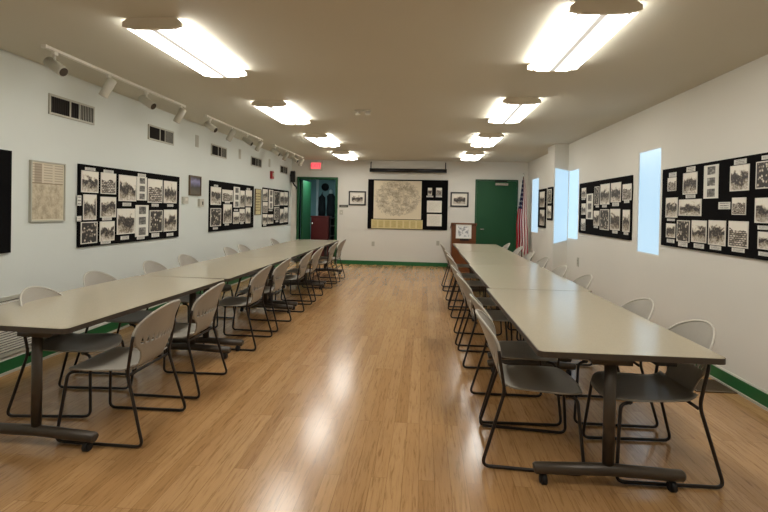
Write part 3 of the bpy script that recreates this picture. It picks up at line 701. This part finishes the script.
# ------------------------------------------------------------------ flag
c = empty('flag', (2.40, 12.15, 0), 'draped striped flag with starry blue corner on a pole, in the far right corner', 'flag')
MB().lathe([(0, 0), (.14, 0), (.14, .02), (.05, .05), (.03, .12), (0, .12)], seg=24).build('base', M['brass'], c)
MB().tube([(0, 0, .1), (0, 0, 2.30)], .013).build('pole', M['lectern'], c)
MB().lathe([(0, 0), (.02, .01), (.008, .03), (.024, .06), (.0, .11)], (0, 0, 2.29), 12).build('finial', M['chrome'], c)
b = MB(); NU, NV = 60, 34; G = []
for j in range(NV+1):
    t = j/NV; row = []
    zt = 2.24-1.72*t
    wid = .05+.23*min(1, t*1.5)**.8
    for i in range(NU+1):
        s = i/NU
        x = -.55*wid+wid*s
        yy = -.028-(.02+.035*t)*(1+math.sin(s*PI*7+.6*math.sin(t*4)))*(.6+.4*math.sin(s*9))
        z = zt-.12*s*t+.05*math.sin(s*5)*t - (.1*abs(s-.6) if t > .95 else 0)
        row.append(b.bm.verts.new((x+.01*math.sin(t*9), yy, z)))
    G.append(row)
for j in range(NV):
    for i in range(NU):
        ff = b.face([G[j][i], G[j][i+1], G[j+1][i+1], G[j+1][i]], [(i/NU, 1-j/NV), ((i+1)/NU, 1-j/NV), ((i+1)/NU, 1-(j+1)/NV), (i/NU, 1-(j+1)/NV)])
b.build('cloth', M['flag'], c, smooth=True, solid=.003)

# lectern with drawing on its front
c = empty('lectern', (.94, 11.75, 0), 'brown wooden lectern standing at the far end of the right table row', 'lectern')
MB().box(-.26, .26, -.2, -.18, .08, 1.12).build('front_panel', M['lectern'], c)
for s in (-1, 1): MB().prism([(-.2, .08), (.2, .08), (.2, 1.02), (-.2, 1.14)], s*.27-.012, s*.27+.012, 'x').build('side_panel', M['lectern'], c)
MB().prism([(-.23, 1.13), (.24, 1.01), (.24, 1.04), (-.23, 1.16)], -.3, .3, 'x').build('reading_top', M['lectern'], c)
MB().box(-.28, .28, -.21, .2, 0, .08).build('plinth', M['lectern'], c)
MB().box(-.24, .24, .0, .18, .5, .52).build('shelf', M['lectern'], c)
o = MB().box(-.09, .12, -.212, -.2, .745, .785).build('name_plate', M['blackframe'], c)
framed(11.55, (0, -1, 0), .935, .96, .36, .33, 'white sheet with a grey line drawing mounted on the lectern front', 'drawing', M['drawing'], 'x', fm='white', fw=.012, name='drawing_sheet')

# ------------------------------------------------------------------ tables
def rrect(w, l, r, n=5):
    P = []
    for cx, cy, a in ((w-r, l-r, 0), (-w+r, l-r, 90), (-w+r, -l+r, 180), (w-r, -l+r, 270)):
        for k in range(n+1):
            t = math.radians(a+90*k/n); P.append((cx+r*math.cos(t), cy+r*math.sin(t)))
    return P
TL, TW = 2.005, .925
def make_table(OFF):
    r = empty('folding_table', (0, 0, 0), 'x', 'table', 'long tables pushed end to end')
    l, w = TL/2-.0005, TW/2
    MB().prism(rrect(w, l, .035), .708, .7375).build('edge_band', M['edge'], r)
    MB().prism(rrect(w-.003, l-.0015, .033), .7375, .74).build('tabletop', M['laminate'], r)
    for s in (-1, 1):
        MB().box(s*.16-.015, s*.16+.015, -l+.12, l-.12, .67, .708).build('rail', M['steel'], r)
        y = s*(l-.11)
        b = MB(); b.prism([(x*.032-OFF, y+yy*.022) for x, yy in [(math.cos(t), math.sin(t)) for t in [2*PI*k/16 for k in range(16)]]], .115, .70); b.box(-OFF-.1, -OFF+.1, y-.035, y+.035, .66, .708)
        for f in b.bm.faces: f.smooth = len(f.verts) == 4 and abs(f.normal.z) < .5
        b.build('leg', M['foot'], r)
        ft = MB().tube([(-OFF-.385, y, .083), (-OFF-.375, y, .085), (-OFF, y, .098), (-OFF+.375, y, .085), (-OFF+.385, y, .083)], [.024, .031, .033, .031, .024], 14).build('foot', M['foot'], r)
        for q in (-OFF-.33, -OFF+.33):
            ca = MB(); ca.tube([(q-.013, y, .028), (q+.013, y, .028)], .028, 16); ca.tube([(q-.022, y, .028), (q-.017, y, .028)], .022, 12); ca.tube([(q, y, .03), (q, y, .07)], .012, 8)
            ca.build('caster', M['black'], ft)
    MB().box(.14, .24, -l+.05, -l+.12, .675, .708).build('latch', M['black'], r)
    return r
protos = {'left': make_table(.185), 'right': make_table(.065)}; index_kids()
ROWS = {'left': [(-2.41, 3.60, -.045), (-2.335, 5.62, -.01), (-2.325, 7.63, 0), (-2.32, 9.64, .0)],
        'right': [(1.055, 3.545, .008), (1.075, 5.56, .005), (1.085, 7.57, .004), (1.095, 9.58, .004)]}
for side, L in ROWS.items():
    for k, (x, yy, a) in enumerate(L):
        t = protos[side]; o = t if k == 0 else copy_tree(t)
        o.location = (x, yy, 0); o.rotation_euler = (0, 0, a+(PI if side == 'left' else 0))
        o['label'] = 'greige long table with dark legs on casters in the %s row, %s' % (side, ORD[k])

# ------------------------------------------------------------------ chairs
def make_chair():
    r = empty('stacking_chair', (0, 0, 0), 'x', 'chair')
    # local +x = front of the seat
    seat_z = .445
    for s in (-1, 1):
        p = [(.17, s*.19, seat_z-.025), (.235, s*.205, seat_z-.035), (.27, s*.255, .012), (-.285, s*.265, .012), (-.165, s*.235, .43), (-.197, s*.246, .62), (-.203, s*.242, .66)]
        MB().tube(fillet(p, .045), .0095, 10).build('sled_frame', M['steel'], r)
        MB().tube([(.225, s*.205, .0), (.15, s*.258, .002)], .001, 4) if False else None
    MB().tube([(.18, -.195, seat_z-.03), (.18, .195, seat_z-.03)], .009).build('cross_bar', M['steel'], r)
    MB().tube([(-.160, -.232, seat_z-.03), (-.160, .232, seat_z-.03)], .009).build('cross_bar', M['steel'], r)
    # seat shell
    b = MB(); NX, NY = 22, 16; G = []
    for i in range(NX+1):
        t = i/NX; x = -.175+.465*t; row = []
        w = .195+.04*math.sin(min(1, t*1.3)*PI/2)
        if t > .72: w -= .13*((t-.72)/.28)**2.6
        for j in range(NY+1):
            u = -1+2*j/NY
            z = seat_z-.016*(1-u*u)*math.sin(min(1, t*1.1)*PI)-.004
            z += -.030*max(0, (t-.78)/.22)**1.8+.03*max(0, (.16-t)/.16)**2
            z += .006*u**4
            xx = x-.02*u*u*max(0, t-.6)
            row.append(b.bm.verts.new((xx, u*w, z)))
        G.append(row)
    for i in range(NX):
        for j in range(NY): b.face([G[i][j], G[i+1][j], G[i+1][j+1], G[i][j+1]])
    b.build('seat', M['plastic'], r, smooth=True, solid=.009)
    # back shell with a row of pointed slots
    NH = 9; us = []
    for k in range(NH):
        u0 = -.84+1.68*k/NH; u1 = -.84+1.68*(k+1)/NH; d = u1-u0
        us += [u0, u0+.1*d, u0+.5*d, u1-.1*d]
    us = [-1.0, -.92]+us+[.84, .92, 1.0]
    base = 2
    zs = [.435, .45, .47, .495, .52, .545, .57, .585, .600, .655, .665, .685, .705, .725, .745, .765, .785, .80, .813, .822, .828, .831]
    hb = zs.index(.600)
    def halfw(z):
        if z <= .53: return .158-.016*math.sin((z-.435)/.095*PI)
        if z <= .63:
            t = (z-.53)/.10; t = t*t*(3-2*t); return .158+(.238-.158)*t
        q = (z-.63)/.2012; return .238*math.sqrt(max(0.0, 1-q**2.3))
    def bx(z, y):
        t = (z-.435)/.395
        return -.172-.125*t-.03*t*t+.030*math.exp(-((z-.435)/.022)**1.0)+1.25*y*y*min(1, t*1.4)
    b = MB(); G = []
    for z in zs:
        w = halfw(z); G.append([b.bm.verts.new((bx(z, u*w), u*w, z)) for u in us])
    for i in range(len(zs)-1):
        j = 0
        while j < len(us)-1:
            A, B = G[i], G[i+1]
            if i == hb and base <= j < base+4*NH:
                b.face([A[j], A[j+1], B[j+2], B[j+1], B[j]])
                b.face([A[j+3], A[j+4], B[j+4], B[j+3], B[j+2]])
                j += 4
            else:
                b.face([A[j], A[j+1], B[j+1], B[j]]); j += 1
    back = b.build('backrest', M['plastic'], r, smooth=True, solid=.008)
    # pale raised rim round the dome
    P = []
    for k in range(41):
        th = PI*k/40; y = .240*math.cos(th); z0 = .63+.201*max(0, math.sin(th))**(2/2.3)
        y = .238*(1 if math.cos(th) >= 0 else -1)*abs(math.cos(th))**(2/2.0) if False else y
        q = min(1, abs(y)/.2401); z = .63+.201*(max(0, 1-q**2))**(1/2.3)
        P.append((bx(z, y)-.001, y, z))
    P = [(bx(.59, .208), .210, .59)]+P+[(bx(.59, -.208), -.210, .59)]
    MB().tube(P, .0065, 8).build('rim', M['rim'], back)['label'] = 'pale raised edge of the backrest'
    return r
ch = make_chair(); index_kids(); first = True
WORD = ['nearest the camera', 'second from the camera', 'third from the camera', 'fourth from the camera', 'fifth from the camera', 'sixth from the camera', 'seventh from the camera', 'farthest from the camera']
# side: (sled rear x, facing angle, [(y, extra rot, dx)...], text)
SIDES = [
 ('la', -1.64, PI, [(3.01, 0, .01), (3.76, .02, 0), (5.0, .0, .0), (5.76, -.02, .0), (6.85, .03, .02), (7.62, 0, .02), (8.88, .02, .03), (9.66, -.02, .05)], 'aisle side of the left table row'),
 ('lw', -2.95, 0, [(3.33, .09, .16), (4.17, 0, 0), (5.08, .03, 0), (5.82, -.02, 0), (7.06, .0, .05), (7.62, 0, .04), (9.25, .02, .05)], 'wall side of the left table row'),
 ('ra', .375, 0, [(3.02, -.08, 0), (3.62, .02, .02), (4.78, .02, .0), (5.50, -.03, -.01), (6.85, .02, 0), (7.6, .02, 0), (9.0, 0, -.02)], 'aisle side of the right table row'),
 ('rw', 1.605, PI, [(2.96, .03, 0), (3.68, .02, .0), (5.01, -.01, .02), (5.78, .03, 0), (6.85, .0, .06), (7.72, 0, .06), (8.82, -.02, .1), (9.62, 0, .02)], 'window side of the right table row')]
for key, xr, ang, L, txt in SIDES:
    for k, (yy, dr, dx) in enumerate(L):
        o = ch if first else copy_tree(ch); first = False
        fx_ = 1 if ang == 0 else -1
        o.location = (xr+dx+fx_*.285, yy, 0); o.rotation_euler = (0, 0, ang+dr)
        w = WORD[k] if k < len(L)-1 else WORD[-1]
        o['label'] = 'grey sled-base chair, %s, %s' % (txt, w)
        o['group'] = 'chairs on the '+txt

# ------------------------------------------------------------------ world, camera
w = bpy.data.worlds.new('World'); scn.world = w; w.use_nodes = True
w.node_tree.nodes['Background'].inputs[0].default_value = (.6, .75, 1, 1); w.node_tree.nodes['Background'].inputs[1].default_value = .3
F, yaw, pitch, roll, sh, Hc = 487.588, .0818, .0117, .0200, -41.31, 1.45
cy, sy, cp, sp = math.cos(yaw), math.sin(yaw), math.cos(pitch), math.sin(pitch)
fw = Vector((-sy*cp, cy*cp, -sp)); r0 = Vector((cy, sy, 0)); u0 = r0.cross(fw)
r1 = r0*math.cos(roll)+u0*math.sin(roll); u1 = -r0*math.sin(roll)+u0*math.cos(roll)
cam = bpy.data.cameras.new('camera'); co = bpy.data.objects.new('camera', cam); COL.objects.link(co)
co.matrix_world = Matrix(((r1.x, u1.x, -fw.x, 0), (r1.y, u1.y, -fw.y, 0), (r1.z, u1.z, -fw.z, Hc), (0, 0, 0, 1)))
cam.sensor_width = 36; cam.lens = F/768*36; cam.shift_y = sh/768; cam.clip_start = .02
scn.camera = co
scn.view_settings.view_transform = 'Standard'; scn.view_settings.look = 'None'
scn.view_settings.gamma = 1; scn.view_settings.use_curve_mapping = False
scn.view_settings.exposure = 1.2
